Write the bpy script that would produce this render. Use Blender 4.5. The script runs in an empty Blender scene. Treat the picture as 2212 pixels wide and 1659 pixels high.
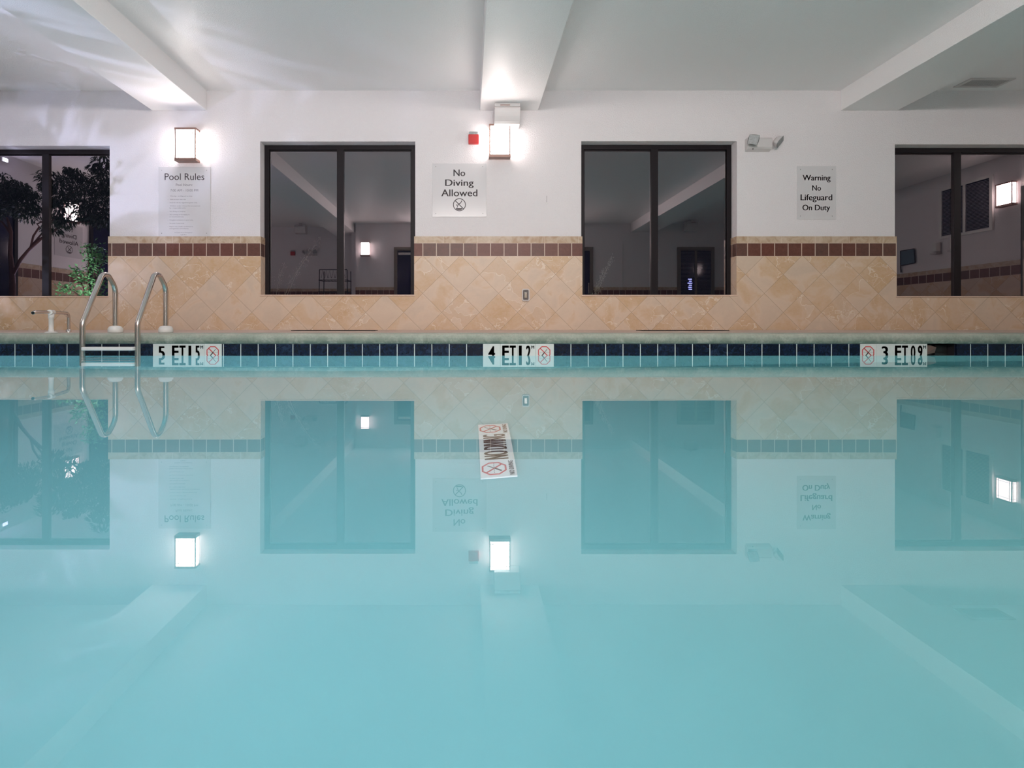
import bpy, bmesh, math, random
from mathutils import Vector, Matrix
random.seed(7)
scene = bpy.context.scene
COL = scene.collection
F = 1044.0; CX = 1011.0; CY = 705.0; CH = 0.256      # focal length in px, optical axis, eye height over the water
WY = 5.8       # far wall
PY = 4.27      # far pool wall
GY = 5.93      # window glass plane
BY = -1.42     # wall behind
XL, XR = -7.6, 8.9
ZC = 2.83 + CH # ceiling
DZ = 0.196     # deck
def P(x, y, d=WY):
    return Vector(((x-CX)*d/F, d, CH+(CY-y)*d/F))

# ------------------------------------------------------------------ materials
class NT:
    def __init__(s, name):
        s.m = bpy.data.materials.new(name); s.m.use_nodes = True
        s.t = s.m.node_tree; s.t.nodes.clear()
        s.out = s.t.nodes.new('ShaderNodeOutputMaterial')
    def n(s, typ, **kw):
        nd = s.t.nodes.new(typ)
        for k, v in kw.items(): setattr(nd, k, v)
        return nd
    def put(s, sock, v):
        if isinstance(v, bpy.types.NodeSocket): s.t.links.new(v, sock)
        elif v is not None:
            if isinstance(v, (tuple, list)) and sock.type == 'RGBA' and len(v) == 3: v = (*v, 1)
            sock.default_value = v
    def math(s, op, a, b=None, c=None):
        nd = s.n('ShaderNodeMath', operation=op)
        s.put(nd.inputs[0], a)
        if b is not None: s.put(nd.inputs[1], b)
        if c is not None: s.put(nd.inputs[2], c)
        return nd.outputs[0]
    def mix(s, f, a, b, mode='MIX'):
        nd = s.n('ShaderNodeMix', data_type='RGBA', blend_type=mode)
        s.put(nd.inputs[0], f); s.put(nd.inputs[6], a); s.put(nd.inputs[7], b)
        return nd.outputs[2]
    def noise(s, vec, scale, detail=3, rough=.5, w=0):
        nd = s.n('ShaderNodeTexNoise'); s.put(nd.inputs['Vector'], vec)
        nd.inputs['Scale'].default_value = scale; nd.inputs['Detail'].default_value = detail
        nd.inputs['Roughness'].default_value = rough; nd.inputs['Distortion'].default_value = w
        return nd.outputs['Fac']
    def ramp(s, f, stops):
        nd = s.n('ShaderNodeValToRGB'); s.put(nd.inputs[0], f)
        e = nd.color_ramp.elements
        while len(e) < len(stops): e.new(.5)
        for el, (p, c) in zip(e, stops):
            el.position = p; el.color = (*c, 1) if len(c) == 3 else c
        return nd.outputs[0]
    def mr(s, v, a, b, c=0, d=1):
        nd = s.n('ShaderNodeMapRange'); s.put(nd.inputs[0], v)
        for i, q in zip((1, 2, 3, 4), (a, b, c, d)): nd.inputs[i].default_value = q
        return nd.outputs[0]
    def bump(s, h, strength=.2, dist=.01):
        nd = s.n('ShaderNodeBump'); s.put(nd.inputs['Height'], h)
        nd.inputs['Strength'].default_value = strength; nd.inputs['Distance'].default_value = dist
        return nd.outputs[0]
    def obj(s): return s.n('ShaderNodeNewGeometry').outputs['Position']
    def uv(s): return s.n('ShaderNodeUVMap').outputs[0]
    def sep(s, v):
        nd = s.n('ShaderNodeSeparateXYZ'); s.put(nd.inputs[0], v); return nd.outputs
    def comb(s, x, y, z=0):
        nd = s.n('ShaderNodeCombineXYZ')
        for i, q in enumerate((x, y, z)): s.put(nd.inputs[i], q)
        return nd.outputs[0]
    def white(s, v):
        nd = s.n('ShaderNodeTexWhiteNoise'); s.put(nd.inputs['Vector'], v); return nd.outputs['Value'], nd.outputs['Color']
    def principled(s, col, rough=.5, metal=0, normal=None, **kw):
        nd = s.n('ShaderNodeBsdfPrincipled')
        s.put(nd.inputs['Base Color'], col); s.put(nd.inputs['Roughness'], rough); s.put(nd.inputs['Metallic'], metal)
        if normal is not None: s.put(nd.inputs['Normal'], normal)
        for k, v in kw.items(): s.put(nd.inputs[k.replace('_', ' ')], v)
        s.t.links.new(nd.outputs[0], s.out.inputs[0]); return s.m

def simple(name, col, rough=.5, metal=0, var=.06, scale=30, bump=0, **kw):
    s = NT(name); g = s.obj()
    nz = s.noise(g, scale, 3)
    c = s.mix(nz, tuple(x*(1-var) for x in col), tuple(min(1, x*(1+var)) for x in col))
    nm = s.bump(nz, bump, .003) if bump else None
    return s.principled(c, rough, metal, nm, **kw)

def emit(name, col, strength):
    s = NT(name); e = s.n('ShaderNodeEmission'); s.put(e.inputs[0], col); e.inputs[1].default_value = strength
    s.t.links.new(e.outputs[0], s.out.inputs[0]); return s.m

def plaster(name, col, rough, scale, strength, dist, coat=0):
    s = NT(name); g = s.obj()
    n1 = s.noise(g, scale, 2, .6); n2 = s.noise(g, scale*.35, 2)
    h = s.math('ADD', s.mr(n1, .45, .62), s.math('MULTIPLY', n2, .6))
    return s.principled(col, rough, 0, s.bump(h, strength, dist), Specular_IOR_Level=coat)

M = {}
M['wall'] = plaster('white_orange_peel_wall', (.775, .735, .74), .55, 75, .38, .006, .3)
M['ceiling'] = plaster('white_satin_ceiling', (.94, .92, .915), .33, 130, .4, .004, .7)

ZT, ZB1, ZB0 = P(0, 511).z, P(0, 525.3).z, P(0, 554).z
def tile_mat():
    s = NT('peach_stone_wainscot_tile'); u, v, _ = s.sep(s.uv())
    o = P(1036, 593); S = .3215; k = 1/(math.sqrt(2)*S)
    du = s.math('SUBTRACT', u, o.x); dv = s.math('SUBTRACT', v, o.z)
    a = s.math('MULTIPLY', s.math('ADD', du, dv), k); b = s.math('MULTIPLY', s.math('SUBTRACT', du, dv), k)
    def edge(q):
        f = s.math('FRACT', q); return s.math('MINIMUM', f, s.math('SUBTRACT', 1, f))
    e = s.math('MINIMUM', edge(a), edge(b)); grout = s.math('LESS_THAN', e, .010)
    cell = s.comb(s.math('FLOOR', a), s.math('FLOOR', b), 0)
    rv, rc = s.white(cell)
    vm = s.n('ShaderNodeVectorMath', operation='MULTIPLY_ADD'); s.put(vm.inputs[0], rc); vm.inputs[1].default_value = (37, 53, 11); s.put(vm.inputs[2], s.comb(u, v, 0))
    loc = vm.outputs[0]
    big = s.noise(loc, 3.2, 3, .55, .8); fine = s.noise(loc, 28, 5, .65, .5)
    t = s.math('ADD', s.math('MULTIPLY', s.math('SUBTRACT', rv, .5), .26), big)
    c1 = s.ramp(t, [(.30, (.60, .47, .36)), (.47, (.66, .51, .385)), (.56, (.62, .44, .29)), (.74, (.56, .37, .21))])
    pn = s.noise(loc, 1.9, 4, .55, .3); pm = s.math('MULTIPLY', s.math('GREATER_THAN', pn, .53), s.math('GREATER_THAN', rv, .35))
    c1 = s.mix(s.math('MULTIPLY', pm, .38), c1, (.56, .36, .20))
    pe = s.math('MULTIPLY', s.math('LESS_THAN', s.math('ABSOLUTE', s.math('SUBTRACT', pn, .53)), .0035), s.math('GREATER_THAN', rv, .35))
    c1 = s.mix(s.math('MULTIPLY', pe, .6), c1, (.80, .72, .62))
    c1 = s.mix(s.mr(fine, .35, .7, 0, .35), c1, (.66, .54, .43))
    vn = s.noise(loc, 2.2, 5, .6, .3)
    vein = s.math('MULTIPLY', s.math('LESS_THAN', s.math('ABSOLUTE', s.math('SUBTRACT', vn, .46)), .0045), s.math('GREATER_THAN', rv, .55))
    c1 = s.mix(s.math('MULTIPLY', vein, .4), c1, (.75, .66, .56))
    c1 = s.mix(s.math('MULTIPLY', grout, .55), c1, (.36, .25, .17))
    # red-brown band
    fb = s.math('DIVIDE', s.math('SUBTRACT', u, P(1059.5, 0).x+.162*40), .1620); cb = s.math('FLOOR', fb)
    rb, _ = s.white(s.comb(cb, 7, 3))
    cbn = s.mix(rb, (.125, .040, .028), (.095, .052, .042))
    cbn = s.mix(s.mr(fine, .35, .7, 0, .5), cbn, (.19, .080, .058))
    gb = s.math('MAXIMUM', s.math('LESS_THAN', edge(fb), .03), s.math('GREATER_THAN', s.math('ABSOLUTE', s.math('SUBTRACT', v, (ZB1+ZB0)/2)), (ZB1-ZB0)/2-.004))
    cbn = s.mix(gb, cbn, (.56, .45, .36))
    # top trim course
    ft = s.math('DIVIDE', s.math('SUBTRACT', u, .11), .405); rt, _ = s.white(s.comb(s.math('FLOOR', ft), 2, 9))
    mn = s.noise(s.comb(u, v, 3), 9, 6, .65, 1.2)
    ct = s.ramp(s.math('ADD', mn, s.math('MULTIPLY', s.math('SUBTRACT', rt, .5), .15)), [(.33, (.40, .27, .17)), (.5, (.50, .385, .275)), (.66, (.58, .47, .36))])
    ct = s.mix(s.math('LESS_THAN', edge(ft), .006), ct, (.66, .56, .46))
    isb = s.math('GREATER_THAN', v, ZB0); ist = s.math('GREATER_THAN', v, ZB1)
    c = s.mix(ist, s.mix(isb, c1, cbn), ct)
    h = s.math('ADD', s.math('MULTIPLY', s.math('SUBTRACT', 1, s.math('MAXIMUM', grout, s.math('MULTIPLY', gb, isb))), 1), s.math('MULTIPLY', fine, .35))
    return s.principled(c, .42, 0, s.bump(h, .25, .004), Specular_IOR_Level=.35)
M['tile'] = tile_mat()

def blue_tile():
    s = NT('navy_waterline_tile'); u, v, _ = s.sep(s.uv())
    f = s.math('DIVIDE', s.math('SUBTRACT', u, P(1195.3, 0, PY).x), .1532)
    fr = s.math('FRACT', f); e = s.math('MINIMUM', fr, s.math('SUBTRACT', 1, fr))
    g = s.math('MAXIMUM', s.math('LESS_THAN', e, .022), s.math('GREATER_THAN', v, .1008))
    r, rc = s.white(s.comb(s.math('FLOOR', f), 1, 1))
    n = s.noise(s.comb(u, v, 0), 26, 4, .7, 1.5)
    c = s.ramp(s.math('ADD', n, s.math('MULTIPLY', r, .12)), [(.42, (.003, .005, .014)), (.60, (.006, .012, .032)), (.74, (.02, .035, .075))])
    c = s.mix(g, c, (.60, .64, .60))
    return s.principled(c, .18, 0, s.bump(s.math('ADD', n, s.math('MULTIPLY', g, -1)), .25, .004))
M['blue'] = blue_tile()

def concrete(name, c0, c1, stain=None, rough=.75):
    s = NT(name); g = s.obj()
    n = s.noise(g, 5, 5, .65, .4); f = s.noise(g, 60, 4, .7)
    c = s.mix(s.mr(n, .35, .65), c0, c1)
    c = s.mix(s.mr(f, .45, .75, 0, .5), c, tuple(x*.62 for x in c0))
    if stain:
        z = s.sep(g)[2]; k = s.math('MULTIPLY', s.mr(z, .185, .118), s.mr(s.noise(g, 9, 5, .75, .6), .25, .55))
        c = s.mix(s.math('MULTIPLY', k, .8), c, stain)
    return s.principled(c, rough, 0, s.bump(f, .25, .004))
M['deck'] = concrete('pinkish_concrete_deck', (.58, .44, .36), (.66, .52, .44))
M['coping'] = concrete('mossy_concrete_coping', (.32, .35, .285), (.43, .44, .37), (.07, .11, .085))
M['basin'] = simple('aqua_pool_plaster', (.24, .59, .63), .6, 0, .05, 2.0)
M['ground'] = concrete('night_soil', (.02, .018, .015), (.04, .035, .03))

def water():
    s = NT('still_pool_water'); g = s.obj()
    n = s.noise(g, 1.1, 2, .4)
    nm = s.bump(n, .04, .01)
    fr = s.n('ShaderNodeFresnel'); fr.inputs[0].default_value = 1.333; s.put(fr.inputs['Normal'], nm)
    f = s.math('DIVIDE', s.math('MULTIPLY', fr.outputs[0], 2.6), s.math('ADD', 1, s.math('MULTIPLY', fr.outputs[0], 2.5)))
    rf = s.n('ShaderNodeBsdfRefraction'); rf.inputs['IOR'].default_value = 1.333; rf.inputs['Roughness'].default_value = 0; s.put(rf.inputs['Color'], (.97, 1, 1)); s.put(rf.inputs['Normal'], nm)
    gl = s.n('ShaderNodeBsdfGlossy'); gl.inputs['Roughness'].default_value = 0; s.put(gl.inputs['Color'], (1, 1, 1)); s.put(gl.inputs['Normal'], nm)
    mx = s.n('ShaderNodeMixShader'); s.put(mx.inputs[0], f); s.t.links.new(rf.outputs[0], mx.inputs[1]); s.t.links.new(gl.outputs[0], mx.inputs[2])
    s.t.links.new(mx.outputs[0], s.out.inputs[0]); return s.m
M['water'] = water()

def glass(name='window_glass', k=.27, tint=(.75, .78, .78), refl=(1, .87, .92)):
    s = NT(name)
    lw = s.n('ShaderNodeFresnel'); lw.inputs[0].default_value = 1.45
    f = s.math('ADD', s.math('MULTIPLY', lw.outputs[0], 1.6), k-.05)
    f = s.math('MINIMUM', f, 1)
    t = s.n('ShaderNodeBsdfTransparent'); s.put(t.inputs[0], tint)
    g = s.n('ShaderNodeBsdfGlossy'); g.inputs['Roughness'].default_value = 0.004; s.put(g.inputs[0], refl)
    mx = s.n('ShaderNodeMixShader'); s.put(mx.inputs[0], f)
    s.t.links.new(t.outputs[0], mx.inputs[1]); s.t.links.new(g.outputs[0], mx.inputs[2])
    s.t.links.new(mx.outputs[0], s.out.inputs[0]); return s.m
M['glass'] = glass()
M['clear'] = simple('clear_plastic', (.36, .38, .38), .45, .0, .5, 60, Transmission_Weight=.2)
M['bronze'] = simple('dark_bronze_aluminium', (.010, .007, .009), .5, .0, Specular_IOR_Level=.25)
M['sill'] = simple('speckled_granite_sill', (.62, .46, .36), .35, 0, .35, 160)
M['steel'] = simple('brushed_stainless_steel', (.62, .57, .53), .24, 1, .05, 60)
M['whitepl'] = simple('white_plastic', (.74, .73, .70), .4, 0, .04, 20)
M['offwhite'] = simple('grey_white_enamel', (.62, .59, .58), .4, 0, .03, 20)
M['copper'] = simple('rose_brown_metal', (.28, .17, .14), .35, .5)
M['lamp'] = emit('glowing_frosted_shade', (1, .90, .87), 28)
M['backlamp'] = emit('glowing_frosted_shade_far', (1, .94, .93), 42)
M['red'] = simple('red_plastic', (.48, .02, .02), .35)
M['sign'] = simple('frosted_grey_acrylic', (.655, .63, .635), .16, 0, .02, 3)
M['ink'] = simple('dark_brown_ink', (.035, .022, .025), .5)
M['greyink'] = simple('grey_ink', (.22, .20, .22), .5)
M['screw'] = simple('screw_metal', (.35, .33, .32), .35, .8)
M['mtile'] = simple('white_glazed_marker_tile', (.62, .64, .61), .22, 0, .05, 30)
M['mtile2'] = simple('submerged_marker_tile', (.86, .88, .88), .3, 0, .03, 30)
M['black'] = simple('black_glaze', (.012, .012, .012), .3)
M['redink'] = simple('red_glaze', (.55, .05, .05), .3)
M['dark'] = simple('dark_recess', (.01, .008, .01), .6)
M['tan'] = simple('taupe_door_frame', (.20, .165, .13), .5)
M['slat'] = simple('grey_blind_slat', (.30, .28, .30), .5)
M['nightglass'] = simple('night_glass', (.008, .008, .035), .08)
M['neon'] = emit('blue_neon', (.25, .3, 1), 10)
M['iron'] = simple('wrought_iron', (.03, .028, .035), .45, .6)
M['bark'] = simple('reddish_bark', (.10, .045, .035), .8, 0, .3, 40, .4)
M['leafdark'] = simple('dark_green_leaf', (.010, .030, .012), .45, 0, .4, 12)
M['leaf'] = simple('fresh_green_leaf', (.17, .46, .17), .4, 0, .4, 14)
M['drygrass'] = simple('pale_grass', (.42, .42, .36), .7, 0, .2, 20)
M['pot'] = simple('terracotta', (.35, .16, .10), .7)
M['bluefab'] = simple('slate_blue_fabric', (.12, .18, .22), .8)
M['socket'] = simple('dark_socket_recess', (.10, .08, .075), .3)
M['chrome'] = simple('bright_chrome', (.8, .78, .72), .15, 1)

# ------------------------------------------------------------------ geometry helpers
def wloc(o):
    v = Vector()
    while o is not None: v += o.location; o = o.parent
    return v
class MB:
    def __init__(s): s.v = []; s.f = []; s.sm = []
    def add(s, vs, fs, smooth=False):
        b = len(s.v); s.v += [Vector(q) for q in vs]
        s.f += [tuple(b+i for i in f) for f in fs]; s.sm += [smooth]*len(fs); return s
    def box(s, a, b):
        x0, y0, z0 = a; x1, y1, z1 = b
        vs = [(x, y, z) for z in (z0, z1) for y in (y0, y1) for x in (x0, x1)]
        return s.add(vs, [(0, 2, 3, 1), (4, 5, 7, 6), (0, 1, 5, 4), (2, 6, 7, 3), (0, 4, 6, 2), (1, 3, 7, 5)])
    def cbox(s, c, d, rot=None):
        c = Vector(c); R = rot or Matrix.Identity(3)
        vs = [c + R @ Vector((x*d[0]/2, y*d[1]/2, z*d[2]/2)) for z in (-1, 1) for y in (-1, 1) for x in (-1, 1)]
        return s.add(vs, [(0, 2, 3, 1), (4, 5, 7, 6), (0, 1, 5, 4), (2, 6, 7, 3), (0, 4, 6, 2), (1, 3, 7, 5)])
    def tube(s, pts, r, n=16, cap=True):
        pts = [Vector(p) for p in pts]; rs = r if isinstance(r, (list, tuple)) else [r]*len(pts)
        t0 = (pts[1]-pts[0]).normalized(); up = t0.orthogonal().normalized(); rings = []
        for i, p in enumerate(pts):
            a = pts[max(0, i-1)]; b = pts[min(len(pts)-1, i+1)]; t = (b-a).normalized()
            up = (up - t*up.dot(t)).normalized(); w = t.cross(up)
            rings.append([p + (up*math.cos(k*math.tau/n) + w*math.sin(k*math.tau/n))*rs[i] for k in range(n)])
        vs = [q for R in rings for q in R]; fs = []
        for i in range(len(pts)-1):
            for k in range(n):
                fs.append((i*n+k, i*n+(k+1) % n, (i+1)*n+(k+1) % n, (i+1)*n+k))
        s.add(vs, fs, True)
        if cap:
            s.add(rings[0], [tuple(range(n))[::-1]]); s.add(rings[-1], [tuple(range(n))])
        return s
    def lathe(s, c, prof, n=32, axis=(0, 0, 1)):
        c = Vector(c); ax = Vector(axis).normalized(); u = ax.orthogonal().normalized(); w = ax.cross(u)
        vs = [c + ax*h + (u*math.cos(k*math.tau/n)+w*math.sin(k*math.tau/n))*r for r, h in prof for k in range(n)]
        fs = [(i*n+k, i*n+(k+1) % n, (i+1)*n+(k+1) % n, (i+1)*n+k) for i in range(len(prof)-1) for k in range(n)]
        return s.add(vs, fs, True)
    def prism(s, pts, d):
        pts = [Vector(p) for p in pts]; d = Vector(d); n = len(pts)
        return s.add(pts+[p+d for p in pts], [tuple(range(n))[::-1], tuple(range(n, 2*n))]+[(i, (i+1) % n, n+(i+1) % n, n+i) for i in range(n)])
    def ring(s, outer, inner, d):
        n = len(outer); d = Vector(d); o = [Vector(p) for p in outer]; i_ = [Vector(p) for p in inner]
        vs = o+i_+[p+d for p in o]+[p+d for p in i_]; fs = []
        for k in range(n):
            j = (k+1) % n
            fs += [(k, j, n+j, n+k), (2*n+k, 3*n+k, 3*n+j, 2*n+j), (k, 2*n+k, 2*n+j, j), (n+k, n+j, 3*n+j, 3*n+k)]
        return s.add(vs, fs)
    def merge(s, mesh_vs, fs): return s.add(mesh_vs, fs)
    def build(s, name, mat, parent=None, bevel=0, seg=2, world=True):
        off = wloc(parent) if (parent is not None and world) else Vector()
        me = bpy.data.meshes.new(name)
        me.from_pydata([tuple(v-off) for v in s.v], [], s.f); me.update()
        bm = bmesh.new(); bm.from_mesh(me); bmesh.ops.recalc_face_normals(bm, faces=bm.faces); bm.to_mesh(me); bm.free()
        for p, q in zip(me.polygons, s.sm): p.use_smooth = q
        uvl = me.uv_layers.new(name='UVMap')
        for p in me.polygons:
            n = p.normal; ax = max(range(3), key=lambda i: abs(n[i]))
            for li in p.loop_indices:
                w = me.vertices[me.loops[li].vertex_index].co + off
                uvl.data[li].uv = ((w.x, w.z), (w.y+.05, w.z), (w.x, w.y))[{1: 0, 0: 1, 2: 2}[ax]]
        me.materials.append(M[mat] if isinstance(mat, str) else mat)
        o = bpy.data.objects.new(name, me); COL.objects.link(o)
        if parent is not None: o.parent = parent
        if bevel:
            b = o.modifiers.new('bevel', 'BEVEL'); b.width = bevel; b.segments = seg; b.limit_method = 'ANGLE'; b.angle_limit = .7
        return o
def thing(name, label, cat, loc, group=None, kind=None):
    o = bpy.data.objects.new(name, None); o.empty_display_size = .1; COL.objects.link(o); o.location = loc
    return tag(o, label, cat, group, kind)
def tag(o, label, cat, group=None, kind=None):
    o['label'] = label; o['category'] = cat
    if group: o['group'] = group
    if kind: o['kind'] = kind
    return o
def copy_tree(o, parent=None):
    c = o.copy(); COL.objects.link(c)
    if parent is not None: c.parent = parent
    for ch in list(o.children): copy_tree(ch, c)
    return c

def text_geo(txt, offset=0.0, res=4):
    cu = bpy.data.curves.new('t', 'FONT'); cu.body = txt; cu.resolution_u = res; cu.offset = offset
    ob = bpy.data.objects.new('t', cu); COL.objects.link(ob)
    bpy.context.view_layer.update()
    me = bpy.data.meshes.new_from_object(ob.evaluated_get(bpy.context.evaluated_depsgraph_get()))
    vs = [v.co.copy() for v in me.vertices]; fs = [tuple(p.vertices) for p in me.polygons]
    bpy.data.objects.remove(ob); bpy.data.curves.remove(cu); bpy.data.meshes.remove(me)
    return vs, fs
def text_fit(mb, txt, frame, x0, x1, y0, y1, offset=0.0, bold=0.0):
    if bold:     # heavier strokes: the same letters set three times a hair apart
        w = abs(y1-y0)*bold
        for k in (-1, 0, 1): text_fit(mb, txt, frame, x0+w+k*w, x1-w+k*w, y0, y1, offset)
        return
    """letters stretched to the rectangle x0..x1, y0..y1 of a 2D frame(u,v)->3D"""
    vs, fs = text_geo(txt, offset)
    if not vs: return
    a = min(v.x for v in vs); b = max(v.x for v in vs); c = min(v.y for v in vs); d = max(v.y for v in vs)
    mb.add([frame(x0+(v.x-a)/(b-a)*(x1-x0), y0+(v.y-c)/(d-c)*(y1-y0)) for v in vs], fs)

# ------------------------------------------------------------------ room shell
def slab_holes(mb, x0, x1, z0, z1, y0, y1, holes, keep_outer=True):
    xs = sorted({x0, x1, *[q for h in holes for q in h[:2] if x0 < q < x1]})
    zs = sorted({z0, z1, *[q for h in holes for q in h[2:] if z0 < q < z1]})
    def hole(x, z): return any(h[0] < x < h[1] and h[2] < z < h[3] for h in holes) or not (x0 < x < x1 and z0 < z < z1)
    for i in range(len(xs)-1):
        for j in range(len(zs)-1):
            a, b, c, d = xs[i], xs[i+1], zs[j], zs[j+1]; cx, cz = (a+b)/2, (c+d)/2
            if hole(cx, cz): continue
            mb.add([(a, y0, c), (b, y0, c), (b, y0, d), (a, y0, d)], [(0, 1, 2, 3)])
            mb.add([(a, y1, c), (b, y1, c), (b, y1, d), (a, y1, d)], [(3, 2, 1, 0)])
            e = 1e-4
            if hole(a-e, cz): mb.add([(a, y0, c), (a, y0, d), (a, y1, d), (a, y1, c)], [(0, 1, 2, 3)])
            if hole(b+e, cz): mb.add([(b, y0, c), (b, y1, c), (b, y1, d), (b, y0, d)], [(0, 1, 2, 3)])
            if hole(cx, c-e): mb.add([(a, y0, c), (a, y1, c), (b, y1, c), (b, y0, c)], [(0, 1, 2, 3)])
            if hole(cx, d+e): mb.add([(a, y0, d), (b, y0, d), (b, y1, d), (a, y1, d)], [(0, 1, 2, 3)])
def fix_build(mb, name, mat, **k):   # slab pieces share edges: weld them first
    bm = bmesh.new(); vs = [bm.verts.new(v) for v in mb.v]
    for f in mb.f:
        bm.faces.new([vs[i] for i in f])
    bmesh.ops.remove_doubles(bm, verts=bm.verts, dist=1e-5)
    bm.verts.index_update()
    m2 = MB(); m2.add([v.co.copy() for v in bm.verts], [tuple(v.index for v in f.verts) for f in bm.faces]); bm.free()
    return m2.build(name, mat, **k)

WIN = [(-93, 237, 315, 640.3, 99.5), (562, 897, 305.5, 637.6, 735.5), (1255.5, 1592, 305, 638, 1413.5), (1933, 2268, 312, 640.5, 2067)]
holes = [(P(a, 0).x, P(b, 0).x, P(0, d).z, P(0, c).z) for a, b, c, d, _ in WIN]
ST = dict(kind='structure')
mb = MB(); slab_holes(mb, XL-.15, XR+.15, 0, ZC+.1, WY, WY+.3, holes)
tag(fix_build(mb, 'wall_front', 'wall'), 'white textured far wall with four dark windows', 'wall', **ST)
# wainscot with window cut-outs, wrapped into the reveals
mb = MB(); T = .012
h2 = [(a+T, b-T, c+.002, d) for a, b, c, d in holes]
slab_holes(mb, XL, XR, .19, ZT, WY-T, WY+.13, h2)
wn = fix_build(mb, 'trim_1', 'tile'); tag(wn, 'peach diagonal tile wainscot with red-brown band along the far wall', 'wainscot', **ST)
# other walls
def side_wall(name, x0, x1, y0, y1, label):
    o = MB().box((x0, y0, 0), (x1, y1, ZC+.1)).build(name, 'wall'); tag(o, label, 'wall', **ST)
side_wall('wall_left', XL-.15, XL, -2.1, WY, 'white left side wall with tile wainscot')
side_wall('wall_right', XR, XR+.15, BY-.15, WY, 'white right side wall with blinds window')
tag(MB().box((-3.09, BY-.15, 0), (XR, BY, ZC+.1)).box((-3.24, -1.95, 0), (-3.09, BY-.15, ZC+.1)).build('wall_back', 'wall'), 'white back wall with doors behind the pool', 'wall', **ST)
tag(MB().box((XL, -2.1, 0), (-3.09, -1.95, ZC+.1)).build('wall_back_left', 'wall'), 'white recessed left part of the back wall', 'wall', **ST)
tag(MB().box((XL, -1.95, .18), (XL+T, WY-.02, ZT)).build('trim_2', 'tile'), 'tile wainscot on the left side wall', 'wainscot', **ST)
tag(MB().box((XR-T, BY, .18), (XR, WY-.02, ZT)).build('trim_3', 'tile'), 'tile wainscot on the right side wall', 'wainscot', **ST)
tag(MB().box((-3.09, BY, .18), (XR-T, BY+T, ZT)).box((XL+T, -1.95, .18), (-3.09, -1.95+T, ZT)).build('trim_4', 'tile'), 'tile wainscot on the back wall', 'wainscot', **ST)
tag(MB().box((XL-.15, -2.1, ZC), (XR+.15, WY+.3, ZC+.15)).build('ceiling', 'ceiling'), 'white satin textured ceiling', 'ceiling', **ST)
zb = CH + 2.59
for i, (xa, xb, lb) in enumerate([(-3.79, -3.135, 'left'), (.145, .842, 'middle'), (4.47, 5.15, 'right')]):
    y0 = -1.95 if i == 0 else BY
    tag(MB().box((xa, y0, zb), (xb, WY, ZC+.02)).build('trim_%d' % (5+i), 'ceiling', bevel=.006), lb+' white boxed ceiling beam running over the pool', 'beam', **ST)

# pool
PX0, PX1, PN = -5.9, 7.2, -.06
def depth(x):
    pts = [(-5.9, -1.62), (-2.5, -1.5), (.44, -1.24), (3.74, -.95), (7.2, -.9)]
    for (a, c), (b, d) in zip(pts, pts[1:]):
        if x <= b: return c+(d-c)*(x-a)/(b-a)
    return -.9
mb = MB(); xs = [PX0, -4.2, -2.5, -1, .44, 2, 3.74, 5.5, PX1]
for a, b in zip(xs, xs[1:]):
    mb.add([(a, PN, depth(a)), (b, PN, depth(b)), (b, PY, depth(b)), (a, PY, depth(a))], [(0, 1, 2, 3)])
    mb.add([(a, PY, depth(a)), (b, PY, depth(b)), (b, PY, -.05), (a, PY, -.05)], [(0, 1, 2, 3)])
    mb.add([(a, PN, depth(a)), (a, PN, .1), (b, PN, .1), (b, PN, depth(b))], [(0, 1, 2, 3)])
for x in (PX0, PX1):
    mb.add([(x, PN, depth(x)), (x, PY, depth(x)), (x, PY, .1), (x, PN, .1)], [(0, 1, 2, 3)])
tag(mb.build('pool_basin', 'basin'), 'aqua plastered pool basin under the water', 'pool', **ST)
# waterline tile with a cut-out for the skimmer mouth
sk0, sk1 = P(2001, 0, PY).x, P(2065, 0, PY).x
mb = MB()
for a, b in ((PX0, sk0), (sk1, PX1)): mb.box((a, PY-.008, -.055), (b, PY+.02, .1027))
mb.box((sk0, PY-.008, -.055), (sk1, PY+.02, -.045))
mb.box((PX0, PN-.02, -.055), (PX1, PN+.008, .1027)).box((PX0-.02, PN, -.055), (PX0+.008, PY, .1027)).box((PX1-.008, PN, -.055), (PX1+.02, PY, .1027))
tag(mb.build('trim_8', 'blue'), 'navy blue waterline tile band around the pool', 'tile band', **ST)
# coping with a rounded nose
prof = [(.30, .196), (.02, .1965), (-.012, .192), (-.030, .178), (-.034, .155), (-.034, .128), (-.026, .108), (-.012, .1027), (.30, .1027)]
mb = MB(); n = len(prof); A = [(PX0-.3, PY+a, z) for a, z in prof]; mb.prism(A, (PX1-PX0+.6, 0, 0))
mb.prism([(PX0-.3, PN-a, z) for a, z in prof], (PX1-PX0+.6, 0, 0))
mb.prism([(PX0-a, PN, z) for a, z in prof], (0, PY-PN, 0)).prism([(PX1+a, PN, z) for a, z in prof], (0, PY-PN, 0))
cp = mb.build('trim_9', 'coping'); tag(cp, 'green-stained grey concrete coping around the pool edge', 'coping', **ST)
mb = MB()
mb.prism([(XL, PY+.3, 0), (XL, WY-T, 0), (XL, WY-T, .2135), (XL, PY+.3, .1955)], (XR-XL, 0, 0))
mb.box((XL, -1.95, 0), (XR, PN-.3, .1955)).box((XL, PN-.3, 0), (PX0-.3, PY+.3, .1955)).box((PX1+.3, PN-.3, 0), (XR, PY+.3, .1955))
tag(mb.build('floor', 'deck'), 'pinkish concrete pool deck', 'floor', **ST)
tag(MB().add([(PX0, PN, 0), (PX1, PN, 0), (PX1, PY, 0), (PX0, PY, 0)], [(0, 1, 2, 3)]).build('pool_water', 'water'), 'perfectly still turquoise pool water mirroring the far wall', 'water', kind='stuff')
tag(MB().box((-14, WY+.3, -.1), (14, 16, .12)).build('ground', 'ground'), 'dark planted ground outside the windows', 'ground', **ST)

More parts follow.
